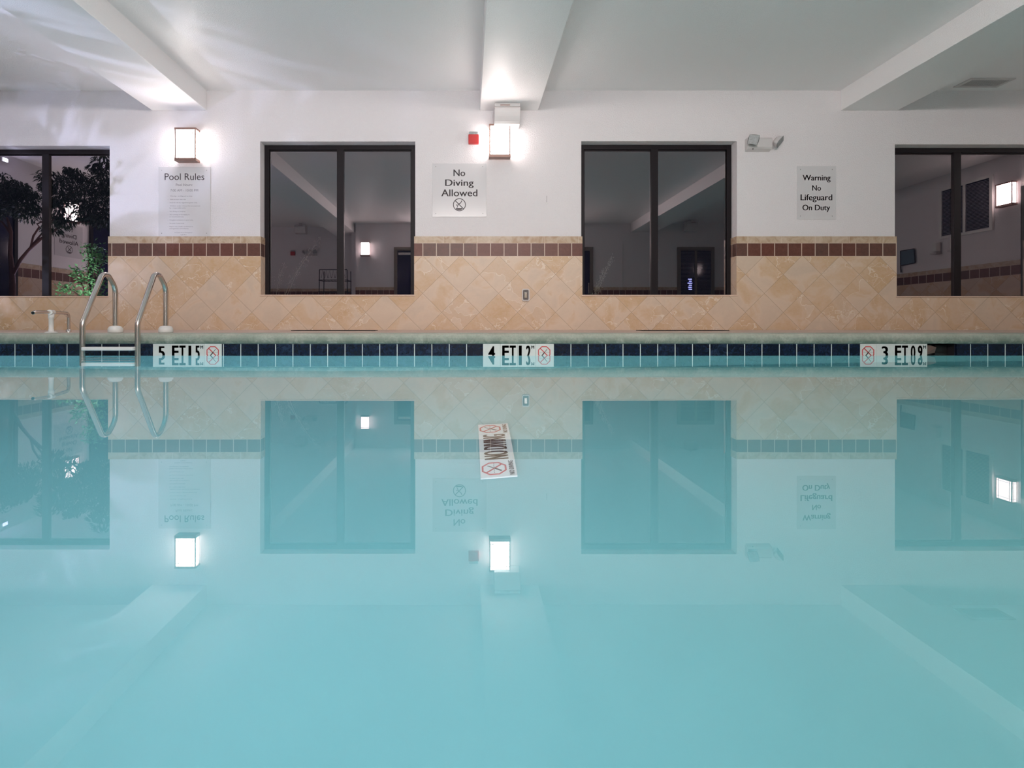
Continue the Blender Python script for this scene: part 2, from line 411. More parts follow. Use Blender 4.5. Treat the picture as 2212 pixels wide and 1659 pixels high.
# windows
for i, (a, b, c, d, mx) in enumerate(WIN):
    h = holes[i]; y0, y1 = WY+.115, WY+.165
    w = thing('window_%d' % (i+1), ['leftmost dark window with potted tree mirrored in its glass', 'dark two-pane window between pool rules sign and no diving sign',
        'dark two-pane window right of the no diving sign', 'rightmost dark window mirroring a blinds window and glowing lamp'][i], 'window', ((h[0]+h[1])/2, WY, h[2]), **ST)
    x0, x1, z0, z1 = h[0]+.004, h[1]-.004, h[2]+.004, h[3]-.002
    X = (mx-CX)*(WY+.12)/F
    fr = MB().box((x0, y0, z0), (x0+.055, y1, z1)).box((x1-.055, y0, z0), (x1, y1, z1)).box((x0+.055, y0, z1-.055), (x1-.055, y1, z1)).box((x0+.055, y0, z0), (x1-.055, y1, z0+.012))
    fr.box((x0+.055, y0+.02, z1-.075), (x1-.055, y1, z1-.055)).box((x0+.055, y0+.02, z0+.012), (x0+.068, y1, z1-.055)).box((x1-.068, y0+.02, z0+.012), (x1-.055, y1, z1-.055))
    fo = fr.build('window_frame', 'bronze', w, bevel=.002)
    MB().box((X-.043, y0-.005, z0+.012), (X+.043, y1, z1-.055)).build('mullion', 'bronze', w, bevel=.003)
    for q0, q1 in ((x0+.068, X-.043), (X+.043, x1-.068)):
        MB().add([(q0, GY, z0+.012), (q1, GY, z0+.012), (q1, GY, z1-.075), (q0, GY, z1-.075)], [(0, 1, 2, 3)]).build('pane', 'glass', w)
    MB().box((h[0]+.001, WY-.022, h[2]-.012), (h[1]-.001, y0-.001, h[2]+.005)).build('window_sill', 'sill', w, bevel=.003)

# ------------------------------------------------------------------ sconces
def make_sconce(loc, label, mat='lamp'):
    t = thing('wall_sconce', label, 'wall lamp', loc, 'square lantern sconces on the walls')
    x, y, z = loc; W, H, D = .236, .392, .10
    MB().box((x-.07, y-.02, z-.14), (x+.07, y-.001, z+.14)).build('back_plate', 'copper', t)
    MB().box((x-W/2+.008, y-D+.006, z-H/2+.035), (x+W/2-.008, y-.02, z+H/2-.022)).build('lamp_shade', mat, t)
    MB().box((x-W/2-.01, y-D-.004, z+H/2-.024), (x+W/2+.01, y-.012, z+H/2)).build('top_cap', 'copper', t, bevel=.003)
    MB().box((x-W/2-.01, y-D-.004, z-H/2), (x+W/2+.01, y-.012, z-H/2+.036)).build('bottom_cap', 'copper', t, bevel=.003)
    fr = MB()
    for sx in (-1, 1):
        fr.cbox((x+sx*(W/2-.001), y-D+.003, z), (.012, .010, H-.05))
        fr.cbox((x+sx*(W/2-.036), y-D+.002, z), (.005, .005, H-.05)); fr.cbox((x+sx*(W/2-.006), y-D+.036, z), (.005, .005, H-.05)); fr.cbox((x+sx*(W/2-.006), y-.055, z+.13), (.005, .085, .005)); fr.cbox((x+sx*(W/2-.006), y-.055, z-.13), (.005, .085, .005))
        fr.cbox((x+sx*(W/2), y-.02, z), (.007, .007, H-.05))
    for sz in (-1, 1): fr.cbox((x, y-D+.002, z+sz*(H/2-.065)), (W, .005, .005))
    fr.build('lamp_frame', 'copper', t)
    return t
s0 = make_sconce((.375, WY-.001, 2.448), 'glowing square lantern sconce right of the red fire strobe')
def sconce(loc, rz, label):
    c = copy_tree(s0); c.location = loc; c.rotation_euler = (0, 0, rz); c['label'] = label; return c
sconce((-3.335, WY-.001, 2.405), 0, 'glowing square lantern sconce above the pool rules sign')
sconce((-2.81, BY+.001, 2.37), math.pi, 'glowing square lantern sconce on back wall beside the dark door')
sconce((1.2, BY+.001, 2.42), math.pi, 'added square lantern sconce, unseen fill in the middle of the back wall')  # extra sconce out of sight, put in as room fill
sconce((XL+.001, 2.66, 2.42), math.pi/2, 'glowing square lantern sconce on the left side wall above a sign')
sconce((XR-.001, 3.92, 2.42), -math.pi/2, 'glowing square lantern sconce on the right side wall')

# ------------------------------------------------------------------ signs
def wall_frame(x0, y0, d=WY-.007):    # 2D frame in photo pixel units on the wall
    return lambda u, v: P(u, v, d)
def sign(name, label, x0, x1, y0, y1, lines, small=None, screws=True):
    a, b = P(x0, y1), P(x1, y0)
    t = thing(name, label, 'sign', ((a.x+b.x)/2, WY, a.z))
    MB().box((a.x, WY-.0065, a.z), (b.x, WY-.0005, b.z)).build('sign_panel', 'sign', t, bevel=.001)
    fr = wall_frame(0, 0)
    for txt, u0, u1, vt, vb, off in lines:
        mb = MB(); text_fit(mb, txt, fr, u0, u1, vb, vt, 0.0, off); mb.build('lettering', 'ink', t)
    for txt, u0, u1, vt, vb, off in small or ():
        mb = MB(); text_fit(mb, txt, fr, u0, u1, vb, vt, off); mb.build('small_lettering', 'greyink', t)
    if screws:
        for u in (x0+7, x1-8):
            for v in (y0+7, y1-7):
                p = P(u, v); MB().lathe((p.x, WY-.0065, p.z), [(0, .002), (.004, .0015), (.0055, 0)], 12, (0, -1, 0)).build('screw', 'screw', t)
    return t
def z1(x, y): return 330+x/9.214, 340+y/9.214
sm = []
def sl(txt, xa, xb, ya, yb, o=.0):
    a, b = z1(xa, ya), z1(xb, yb); sm.append((txt, a[0], b[0], a[1], b[1], o))
sl('Pool Hours:', 460, 790, 520, 572); sl('7:00 AM - 10:00 PM', 350, 902, 632, 680)
rules = [('Warning - no lifeguard on duty.', 343, 792, 772, 1), ('Swim at your own risk.', 343, 662, 838, 1), ('Pool for use by registered guests only.', 340, 888, 903, 1),
         ('Children under 14 must be accompanied', 340, 940, 968, 1), ('by a responsible adult.', 333, 657, 1010, 0), ('No diving or jumping.', 338, 652, 1077, 1),
         ('No running or horseplay in', 338, 730, 1141, 1), ('or around pool area.', 332, 622, 1183, 0), ('No glass containers in pool area.', 336, 805, 1249, 1),
         ('No pets in pool area.', 336, 630, 1314, 1), ('Report any unsafe conditions to', 334, 800, 1379, 1), ('management immediately.', 330, 718, 1420, 0),
         ('In Case of an Emergency', 437, 788, 1497, 0), ('Call 911', 555, 665, 1537, 0)]
for txt, xa, xb, yc, bul in rules:
    sl(txt, xa, xb, yc-13, yc+14)
    if bul: sl('-', 298, 310, yc-2, yc+1)
a, b = z1(237, 318), z1(1025, 452)
sign('pool_rules_sign', 'tall grey pool rules sign with hours and a list of rules', 343, 455, 361, 511.0, [('Pool Rules', a[0], b[0], a[1], b[1], .0)], sm)
def z2(x, y): return 920+x/5.927, 200+y/5.927
def L2(txt, xa, xb, ya, yb, o=.02):
    a, b = z2(xa, ya), z2(xb, yb); return (txt, a[0], b[0], a[1], b[1], o)
nd_lines = [L2('No', 353, 503, 985, 1070), L2('Diving', 246, 612, 1112, 1222), L2('Allowed', 197, 660, 1240, 1328)]
nd = sign('no_diving_sign', 'square grey no diving allowed sign below the red fire strobe', 934.3, 1050.8, 353.5, 468.5, nd_lines)
# symbol
mb = MB(); c = z2(429, 1436); R = 82/5.927; r = 73/5.927; dd = (0, -.0012, 0); fr = wall_frame(0, 0)
circ = lambda q, cx=c[0], cy=c[1], n=48: [fr(cx+q*math.cos(k*math.tau/n), cy+q*math.sin(k*math.tau/n)) for k in range(n)]
mb.ring(circ(R), circ(r), dd)
def bar2(mb, frame, x0, y0, x1, y1, w, d):
    dx, dy = x1-x0, y1-y0; l = math.hypot(dx, dy); nx, ny = -dy/l*w/2, dx/l*w/2
    mb.prism([frame(x0+nx, y0+ny), frame(x1+nx, y1+ny), frame(x1-nx, y1-ny), frame(x0-nx, y0-ny)], d)
def Z2bar(xa, ya, xb, yb, w): a, b = z2(xa, ya), z2(xb, yb); bar2(mb, fr, *a, *b, w/5.927, dd)
Z2bar(374, 1382, 484, 1492, 10); Z2bar(460, 1383, 444, 1416, 9); Z2bar(446, 1412, 418, 1428, 9); Z2bar(420, 1424, 398, 1474, 8); Z2bar(384, 1487, 466, 1487, 12)
hc = z2(397, 1440); mb.prism(circ(8/5.927, hc[0], hc[1], 14), dd)
hc = z2(425, 1492); mb.prism([fr(hc[0]+38/5.927*math.cos(k*math.tau/20), hc[1]+9/5.927*math.sin(k*math.tau/20)) for k in range(20)], dd)
mb.build('no_diving_symbol', 'ink', nd)
def z3(x, y): return 1240+x/3.687, 280+y/3.687
def L3(txt, xa, xb, ya, yb, o=.024):
    a, b = z3(xa, ya), z3(xb, yb); return (txt, a[0], b[0], a[1], b[1], o)
sign('warning_sign', 'grey warning no lifeguard on duty sign right of the emergency light', 1721.4, 1805, 359.3, 474,
     [L3('Warning', 1820, 2044, 360, 420), L3('No', 1897, 1967, 443, 486), L3('Lifeguard', 1804, 2057, 515, 578), L3('On Duty', 1819, 2040, 598, 657)])
# copy on the left wall
ls = copy_tree(nd); ls.location = (XL, 2.66, P(0, 468.5).z); ls.rotation_euler = (0, 0, math.pi/2)
ls['label'] = 'square grey no diving allowed sign on the left side wall'

# ------------------------------------------------------------------ small wall fixtures
p = P(1023, 300)
t = thing('fire_strobe', 'red wall fire alarm strobe left of the middle lamp', 'fire alarm', (p.x, WY, p.z-.07))
MB().box((p.x-.062, WY-.045, p.z-.07), (p.x+.062, WY+.003, p.z+.04)).build('housing', 'red', t, bevel=.006)
MB().box((p.x-.052, WY-.050, p.z+.038), (p.x+.054, WY-.002, p.z+.070)).build('strobe_lens', 'clear', t, bevel=.006)
MB().box((p.x-.058, WY-.049, p.z-.066), (p.x+.058, WY-.044, p.z-.058)).build('speaker_lip', 'red', t)
fs = t
# white box hanging below the middle beam
x = .457; zt = zb-.001
def ceiling_unit(x, y, z, label, w=.296):
    t = thing('ceiling_air_unit', label, 'air unit', (x, y, z), 'white boxes hung under the ceiling')
    MB().box((x-w/2, y-.05, z-.035), (x+w/2, y+.14, z)).build('mounting_plate', 'offwhite', t, bevel=.003)
    pr = [(y+.14, z-.035), (y-.05, z-.038), (y-.066, z-.06), (y-.062, z-.10), (y-.048, z-.15), (y-.03, z-.20), (y-.012, z-.228), (y+.14, z-.228)]
    m = MB().prism([(x-w/2-.002, a, b) for a, b in pr], (w+.004, 0, 0)); m.build('housing', 'offwhite', t, bevel=.004)
    MB().box((x-w*.28, y-.0505, z-.027), (x+w*.1, y-.05, z-.016)).build('grille_slots', 'copper', t)
    return t
cu = ceiling_unit(x, 5.655, zt, 'white box hung under the middle beam above the lamp')
for loc, lb in (((-4.6, -1.4, ZC-.05), 'white box under the ceiling in the back left corner'), ((5.95, -1.0, ZC-.05), 'white box under the ceiling before the back right door')):
    c = copy_tree(cu); c.location = loc; c.rotation_euler = (0, 0, math.pi); c['label'] = lb
    MB().box((loc[0]-.03, loc[1]-.03, ZC-.05), (loc[0]+.03, loc[1]+.03, ZC)).build('ceiling_stem', 'offwhite').parent = c
    st = c.children[-1]
for o in [o for o in bpy.data.objects if o.name.startswith('ceiling_stem')]:
    # stem built in world space: bring it into its parent's space
    o.matrix_parent_inverse = (Matrix.Translation(o.parent.location) @ Matrix.Rotation(math.pi, 4, 'Z')).inverted()
# emergency light
def zE(x, y): return P(1590+x/20.11, 280+y/20.11, WY-.03)
t = thing('emergency_light', 'white twin-head emergency light above the warning sign', 'emergency light', (zE(950, 0).x, WY, zE(0, 920).z))
a, b = zE(440, 900), zE(1520, 370)
pr = [(WY+.003, a.z-.012), (WY-.05, a.z+.012), (WY-.065, a.z+.03), (WY-.065, b.z-.02), (WY-.05, b.z), (WY+.003, b.z)]
MB().prism([(a.x, q, z) for q, z in pr], (b.x-a.x, 0, 0)).build('housing', 'offwhite', t, bevel=.008, seg=3)
R1 = Matrix.Rotation(math.radians(15), 3, 'Y') @ Matrix.Rotation(math.radians(-20), 3, 'Z') @ Matrix.Rotation(math.radians(15), 3, 'X')
R2 = Matrix.Rotation(math.radians(25), 3, 'Y') @ Matrix.Rotation(math.radians(55), 3, 'Z') @ Matrix.Rotation(math.radians(15), 3, 'X')
for (px, py, RR) in ((590, 560, R1), (1640, 590, R2)):
    c = zE(px, py); c.y = WY-.10
    body = MB()
    prof = [(.030, .0), (.048, .02), (.056, .05), (.058, .06)]
    vs = []; fs_ = []
    for k, (r_, h_) in enumerate(prof):
        for j in range(24):
            an = j*math.tau/24; q = 4.0
            cc, ss = math.cos(an), math.sin(an); m_ = (abs(cc)**q+abs(ss)**q)**(-1/q)
            vs.append(c + RR @ Vector((r_*cc*m_, .03-h_, r_*ss*m_)))
    for k in range(len(prof)-1):
        for j in range(24): fs_.append((k*24+j, k*24+(j+1) % 24, (k+1)*24+(j+1) % 24, (k+1)*24+j))
    fs_.append(tuple(range(24)))
    body.add(vs, fs_, True); hd = body.build('lamp_head', 'offwhite', t)
    MB().cbox(c + RR @ Vector((0, -.033, 0)), (.108, .008, .108), RR).build('lens', 'clear', hd, bevel=.004)
    MB().lathe(c + RR @ Vector((0, -.022, 0)), [(.0, .004), (.03, .0), (.044, -.006)], 20, RR @ Vector((0, -1, 0))).build('reflector', 'chrome', hd)
    MB().tube([c + RR @ Vector((0, .02, 0)), Vector((c.x, WY-.05, c.z))], .012, 10).build('swivel', 'offwhite', hd)
pz = zE(685, 870); MB().cbox((pz.x, WY-.052, pz.z), (.012, .006, .008)).build('indicator', 'dark', t)
em = t
c = copy_tree(em); c.location = (-4.45, -1.95, 2.28); c.rotation_euler = (0, 0, math.pi); c['label'] = 'white twin-head emergency light on the back left wall'
c = copy_tree(fs); c.location = (-5.0, -1.95, 2.28); c.rotation_euler = (0, 0, math.pi); c['label'] = 'red fire alarm strobe on the back left wall'
# outlet
p = P(1135.2, 637.5)
t = thing('wall_outlet', 'white framed weatherproof outlet set in the peach tile', 'outlet', (p.x, WY-T, p.z-.08))
def rr(w, h, r, n=6):
    return [(sx*(w/2-r)+r*math.cos(a0+k*math.pi/2/n), sz*(h/2-r)+r*math.sin(a0+k*math.pi/2/n)) for sx, sz, a0 in ((1, 1, 0), (-1, 1, math.pi/2), (-1, -1, math.pi), (1, -1, 1.5*math.pi)) for k in range(n+1)]
y0 = WY-T
MB().ring([(p.x+u, y0, p.z+v) for u, v in rr(.088, .145, .018)], [(p.x+u, y0, p.z+v) for u, v in rr(.066, .118, .012)], (0, -.02, 0)).build('cover_frame', 'offwhite', t, bevel=.003)
MB().box((p.x-.034, y0-.004, p.z-.060), (p.x+.034, y0, p.z+.060)).build('recess', 'socket', t)
MB().box((p.x-.018, y0-.016, p.z-.036), (p.x+.018, y0-.004, p.z+.036)).build('receptacle', 'chrome', t, bevel=.005)
# wall hook
t = thing('wall_hook', 'tiny white hook on the wall right of the no diving sign', 'hook', (P(1181, 0).x, WY, P(0, 440).z))
q = lambda x, y, dy: (P(x, y).x, WY-dy, P(x, y).z)
MB().tube([q(1181, 423, .004), q(1181, 434, .005), q(1180.5, 438, .02)], .0022, 8).build('shank', 'screw', t)
MB().tube([q(1180.5, 438, .02), q(1178, 440, .024), q(1180.5, 443, .026), q(1183, 440, .018)], .0025, 8).build('hook_tip', 'whitepl', t)
# ceiling vent
t = thing('ceiling_vent', 'grey slatted air vent in the right ceiling bay', 'vent', (5.99, 5.68, ZC))
vx0, vx1, vy0, vy1 = 5.82, 6.18, 5.63, 5.745
vx0, vx1, vy0, vy1 = 5.77, 6.2, 5.53, 5.68
MB().ring([(vx0-.04, vy0-.03, ZC), (vx1+.04, vy0-.03, ZC), (vx1+.04, vy1+.03, ZC), (vx0-.04, vy1+.03, ZC)], [(vx0, vy0, ZC), (vx1, vy0, ZC), (vx1, vy1, ZC), (vx0, vy1, ZC)], (0, 0, -.012)).build('vent_frame', 'offwhite', t)
MB().box((vx0, vy0, ZC-.002), (vx1, vy1, ZC-.0005)).build('vent_opening', 'dark', t)
mb = MB()
for k in range(22):
    xx = vx0+(k+.5)*(vx1-vx0)/22; mb.cbox((xx, (vy0+vy1)/2, ZC-.007), (.009, vy1-vy0, .003))
mb.build('vent_slats', 'offwhite', t)
# beam bolt
# floor registers
for (xa, xb, lb) in ((632, 812, 'long dark floor register below the window left of the outlet'), (1382, 1570, 'long dark floor register below the window right of the outlet')):
    Y0, Y1 = 5.25, 5.42; fz = lambda y: .1955+(y-(PY+.3))/(WY-T-PY-.3)*.018
    X0, X1 = (xa-CX)*5.3/F, (xb-CX)*5.3/F
    t = thing('floor_register', lb, 'floor vent', ((X0+X1)/2, 5.33, fz(5.33)), 'floor registers along the far wall')
    za, zc_ = fz(Y0)+.001, fz(Y1)+.001
    MB().ring([(X0, Y0, fz(Y0)), (X1, Y0, fz(Y0)), (X1, Y1, fz(Y1)), (X0, Y1, fz(Y1))], [(X0+.015, Y0+.015, fz(Y0+.015)), (X1-.015, Y0+.015, fz(Y0+.015)), (X1-.015, Y1-.015, fz(Y1-.015)), (X0+.015, Y1-.015, fz(Y1-.015))], (0, 0, .008)).build('register_frame', 'bronze', t)
    mb = MB()
    for k in range(40):
        xx = X0+.02+(k+.5)*(X1-X0-.04)/40; mb.cbox((xx, 5.335, fz(5.335)+.004), (.006, .14, .006))
    mb.build('register_slats', 'dark', t)

# ------------------------------------------------------------------ depth markers
def octo(mr, mbk, frame, cx, cy, R, d):
    oc = lambda q: [frame(cx+q*math.cos(math.pi/8+k*math.pi/4), cy+q*math.sin(math.pi/8+k*math.pi/4)) for k in range(8)]
    mr.ring(oc(R), oc(R*.86), d)
    k = R*.62; bar2(mr, frame, cx-k, cy+k, cx+k, cy-k, R*.13, d)
    k = R*.36
    bar2(mbk, frame, cx-k*1.1, cy-k*1.5, cx+k*.1, cy-k*.1, R*.14, d); bar2(mbk, frame, cx+k*.05, cy-k*.15, cx+k*1.2, cy+k*1.35, R*.07, d)
    for j in range(7):
        u = -.66+j*.22; bar2(mbk, frame, cx+R*u, cy+R*(.02 if j % 2 else -.02), cx+R*(u+.16), cy+R*(-.02 if j % 2 else .02), R*.025, d)
FY = PY-.0115
def marker(label, bounds, kinds):
    S = F/PY; xs = [P(b, 0, PY).x for b in bounds]
    zt_ = .1035; zb_ = zt_-.1545
    t = thing('depth_marker', label, 'depth marker', ((xs[0]+xs[-1])/2, PY-.011, zb_), 'depth markers at the waterline')
    for (a, b, k) in zip(xs, xs[1:], kinds):
        nm = 'no_diving_tile' if k == 'ICON' else 'depth_tile'
        til = MB().box((a+.0006, PY-.0112, zb_), (b-.0006, PY-.007, zt_+random.uniform(-.001, .003))).build(nm, 'mtile', t, bevel=.0008)
        w = b-a; fr = lambda u, v, a=a: Vector((a+u, FY, zb_+v))
        if k == 'ICON':
            mr, mk = MB(), MB(); octo(mr, mk, fr, w*.48, .078, .0585, (0, -.0009, 0))
            mr.build('prohibition_ring', 'redink', til); mk.build('diver', 'black', til); continue
        m = MB()
        if k == 'FT': text_fit(m, 'F', fr, w*.10, w*.49, .022, .138, .018, .02); text_fit(m, 'T', fr, w*.53, w*.90, .022, .138, .018, .02)
        elif '.' in k:
            text_fit(m, k[0], fr, w*.06, w*.23 if k[0] == '1' else w*.33, .022, .137, .01, .025)
            text_fit(m, k[2], fr, w*.46, w*.73, .022, .137, .01, .03)
            cxp = w*.36; m.cbox(fr(cxp, .03), (.008, .001, .012))
            text_fit(m, 'M', fr, w*.76, w*.93, .110, .137, .0, .06)
        else: text_fit(m, k, fr, w*.30, w*.70, .022, .132, .01, .03)
        m.build('numeral', 'black', til)
marker('white depth marker reading 5 FT beside the ladder', (332, 369.3, 406.4, 443, 480.5), ('5', 'FT', '1.5', 'ICON'))
marker('white depth marker reading 4 FT at the middle of the pool', (1043.2, 1080.7, 1118, 1156.6, 1195.3), ('4', 'FT', '1.2', 'ICON'))
marker('white depth marker reading 3 FT beside the skimmer', (1856, 1891, 1927, 1962.4, 2000.5), ('ICON', '3', 'FT', '0.9'))

# no diving tiles on the pool floor
X0, X1 = .055, .215; Y0 = 2.10
t = thing('pool_floor_marker', 'submerged white no diving tile marker on the pool floor', 'floor marker', ((X0+X1)/2, Y0+.3, depth(.13)))
fz = depth(.13)+.012
sl_ = (depth(1)-depth(0))
fr = lambda u, v: Vector((X1-v, Y0+u*.84, fz+.006+(X1-v-.13)*.09))
for (u0, u1, k) in ((0, .155, 'I'), (.155, .465, 'T'), (.465, .62, 'I')):
    c = [fr(u0+.001, 0), fr(u1-.001, 0), fr(u1-.001, .16), fr(u0+.001, .16)]
    til = MB().prism(c, (0, 0, -.008)).build('marker_tile', 'mtile2', t)
    if k == 'T':
        m = MB(); text_fit(m, 'NO DIVING', fr, u0+.006, u1-.006, .026, .139, .0, .03)
        g = m; off = [v.__iadd__(Vector((0, 0, .0015))) for v in g.v]; g.build('lettering', 'black', til)
    else:
        mr, mk = MB(), MB(); octo(mr, mk, fr, u0+.078, .098, .060, (0, 0, .0015)); mr.build('prohibition_ring', 'redink', til)
        mk.build('diver', 'black', til); mk = MB()
        text_fit(mk, 'NO DIVING', lambda u, v: fr(u, v)+Vector((0, 0, .0015)), u0+.012, u1-.012, .010, .032, .0, .06); mk.build('small_lettering', 'black', til)

# skimmer
xm = P(2031, 0, PY).x
t = thing('pool_skimmer', 'dark skimmer mouth beside the 3 FT marker', 'skimmer', ((sk0+sk1)/2, PY, -.05))
mb = MB().box((sk0, PY+.012, -.045), (sk0+.004, PY+.22, .1027)).box((sk1-.004, PY+.012, -.045), (sk1, PY+.22, .1027)).box((sk0, PY+.22, -.045), (sk1, PY+.225, .1027))
mb.build('skimmer_box', 'dark', t)
MB().add([(sk0+.004, PY+.02, .09), (sk0+.06, PY+.03, .088), (xm, PY+.035, .07), (xm, PY+.05, .02), (sk0+.004, PY+.03, .0)], [(0, 1, 2, 3, 4)]).build('mortar_patch', 'copper', t)
MB().box((xm+.012, PY+.06, .0), (sk1-.02, PY+.065, .085)).build('weir_flap', 'black', t, bevel=.003)

# ------------------------------------------------------------------ ladder
def fillet(pts, rad, n=8):
    pts = [Vector(p) for p in pts]; out = [pts[0]]
    for a, b, c, r in zip(pts, pts[1:], pts[2:], rad):
        u = (a-b).normalized(); v = (c-b).normalized(); ang = u.angle(v); d = r/math.tan(ang/2)
        s, e = b+u*d, b+v*d; ce = b+(u+v).normalized()*(r/math.sin(ang/2))
        for k in range(n+1):
            w = (s-ce).slerp(e-ce, k/n, None) if False else None
            t_ = k/n; q = (s-ce)*(math.sin((1-t_)*(math.pi-ang))/math.sin(math.pi-ang)) + (e-ce)*(math.sin(t_*(math.pi-ang))/math.sin(math.pi-ang)); out.append(ce+q)
    out.append(pts[-1]); return out
t = thing('pool_ladder', 'stainless steel pool ladder with white steps left of the 5 FT marker', 'ladder', (-3.055, 4.12, -1.1))
for x in (-3.29, -2.82):
    pts = fillet([(x, 4.125, -1.1), (x, 4.125, .285), (x, 4.372, .775), (x, 4.51, .62), (x, 4.51, .198)], [.14, .062, .16], 10)
    MB().tube(pts, .0215, 20).build('rail', 'steel', t)
    MB().lathe((x, 4.51, .196), [(.0216, .0), (.056, .0), (.060, .006), (.060, .038), (.046, .060), (.026, .066), (.0216, .066)], 32).build('escutcheon', 'whitepl', t)
for z in (.066, -.235, -.535, -.835):
    MB().box((-3.29+.018, 4.085, z-.015), (-2.82-.018, 4.165, z+.015)).build('step', 'whitepl', t, bevel=.006)

# fill spout
t = thing('fill_spout', 'small steel water spout on a white pipe stand left of the ladder', 'spout', (-3.84, 4.45, .197))
A_ = [(-3.99, 4.83, .197), (-3.99, 4.83, .385), (-3.835, 4.44, .385), (-3.80, 4.24, .381), (-3.795, 4.215, .372)]
MB().tube(fillet(A_, [.05, .3, .02], 8), .0145, 16).build('steel_pipe', 'steel', t)
MB().lathe((-3.796, 4.2135, .3718), [(0, 0), (.0115, .0005)], 16, (0.15, -1, -.3)).build('pipe_mouth', 'dark', t)
MB().lathe((-3.99, 4.83, .197), [(.0, .028), (.020, .028), (.022, 0)], 20).build('pipe_collar', 'steel', t)
tx, ty = -3.838, 4.45
MB().lathe((tx, ty, .197), [(.0, .012), (.030, .012), (.046, .006), (.046, 0)], 28).build('stand_foot', 'whitepl', t)
MB().lathe((tx, ty, .197), [(.021, .0), (.021, .03), (.0185, .035), (.0185, .13), (.023, .132), (.023, .175), (.0, .18)], 24).build('stand_pipe', 'whitepl', t)
d = Vector((.155, -.39, 0)).normalized()
MB().tube([Vector((tx, ty, .385))-d*.038, Vector((tx, ty, .385))+d*.038], .023, 20).build('tee_sleeve', 'whitepl', t)

# ------------------------------------------------------------------ back wall doors
def door(i, x0, x1, label, glow):
    z0, z1_ = .2, 2.43; y = BY
    t = thing('door_%d' % i, label, 'door', ((x0+x1)/2, y, z0), **ST)
    MB().box((x0, y, z0), (x0+.09, y+.05, z1_)).box((x1-.09, y, z0), (x1, y+.05, z1_)).box((x0+.09, y, z1_-.10), (x1-.09, y+.05, z1_)).build('door_frame', 'tan', t, bevel=.004)
    mx = (x0+x1)/2
    MB().box((x0+.09, y+.014, z0), (x1-.09, y+.02, z1_-.10)).build('door_glass', 'nightglass', t)
    if glow:
        MB().box((mx-.03, y+.02, z0), (mx+.03, y+.045, z1_-.1)).build('door_stile', 'tan', t)
        mb = MB()
        for k in range(40):
            zz = z1_-.14-k*.035; mb.cbox(((x0+x1)/2, y+.024, zz), (x1-x0-.2, .003, .006))
        mb.build('blind_slats', 'slat', t)
        mb = MB()
        for k, w in enumerate((.10, .07, .12, .08, .10, .09)):
            mb.cbox((mx-.16+.01*(k % 2), y+.028, 1.55-k*.055), (w, .004, .022))
        n_ = mb.build('neon_glow', 'neon', t)
    else:
        MB().box((x1-.14, y+.02, 1.15), (x1-.11, y+.05, 1.45)).build('door_handle', 'chrome', t, bevel=.004)
        MB().box((x0+.12, y+.02, z1_-.22), (x1-.3, y+.06, z1_-.15)).build('door_closer', 'steel', t, bevel=.004)
door(1, -2.03, -1.08, 'dark glass door in a taupe frame on the back wall', False)
door(2, 2.5, 3.43, 'dark glass door in the middle of the back wall', False)
door(3, 5.74, 6.75, 'glazed door with blinds and a blue glow behind', True)
t = thing('wall_conduit', 'thin white conduit running up the back wall', 'conduit', (4.24, BY, ZT), )
MB().tube([(4.24, BY+.012, ZT+.01), (4.24, BY+.012, 2.6)], .01, 8).build('conduit_pipe', 'whitepl', t)
# right wall: blinds window, boxes, net, dark opening
t = thing('window_5', 'white framed blinds window on the right side wall', 'window', (XR, 3.2, 1.88), **ST)
ya, yb, za, zc_ = 2.75, 3.68, 1.89, 2.84
MB().box((XR-.03, ya, za), (XR, ya+.05, zc_)).box((XR-.03, yb-.05, za), (XR, yb, zc_)).box((XR-.03, ya+.05, za), (XR, yb-.05, za+.05)).box((XR-.03, ya+.05, zc_-.05), (XR, yb-.05, zc_)).box((XR-.03, 3.19, za+.05), (XR, 3.23, zc_-.05)).build('window_frame', 'whitepl', t, bevel=.003)
MB().box((XR-.006, ya+.05, za+.05), (XR-.001, yb-.05, zc_-.05)).build('pane', 'nightglass', t)
mb = MB()
for k in range(34): mb.cbox((XR-.016, (ya+yb)/2, za+.06+k*.0245), (.014, yb-ya-.1, .007))
mb.build('blind_slats', 'slat', t)
for yy, lb in ((3.05, 'white wall dispenser under the blinds window'), (2.72, 'small white wall phone under the blinds window')):
    t = thing('wall_dispenser', lb, 'dispenser', (XR, yy, 1.62))
    MB().box((XR-.09, yy-.05, 1.66), (XR, yy+.05, 1.84)).build('housing', 'whitepl', t, bevel=.015)
    MB().box((XR-.11, yy-.06, 1.62), (XR, yy+.06, 1.65)).build('drip_tray', 'offwhite', t, bevel=.005)
t = thing('skimmer_net', 'blue rectangular skimmer net hung on the right side wall', 'net', (XR-.02, 2.1, 1.3))
MB().tube([(XR-.03, 1.95, 1.80), (XR-.03, 2.25, 1.80), (XR-.03, 2.27, 1.52), (XR-.03, 1.95, 1.50), (XR-.03, 1.95, 1.80)], .009, 8).build('net_hoop', 'iron', t)
MB().box((XR-.032, 1.96, 1.51), (XR-.028, 2.26, 1.79)).build('net_mesh', 'bluefab', t)
MB().tube([(XR-.03, 1.95, 1.5), (XR-.02, 1.95, 1.36)], .010, 8).build('net_handle', 'iron', t)
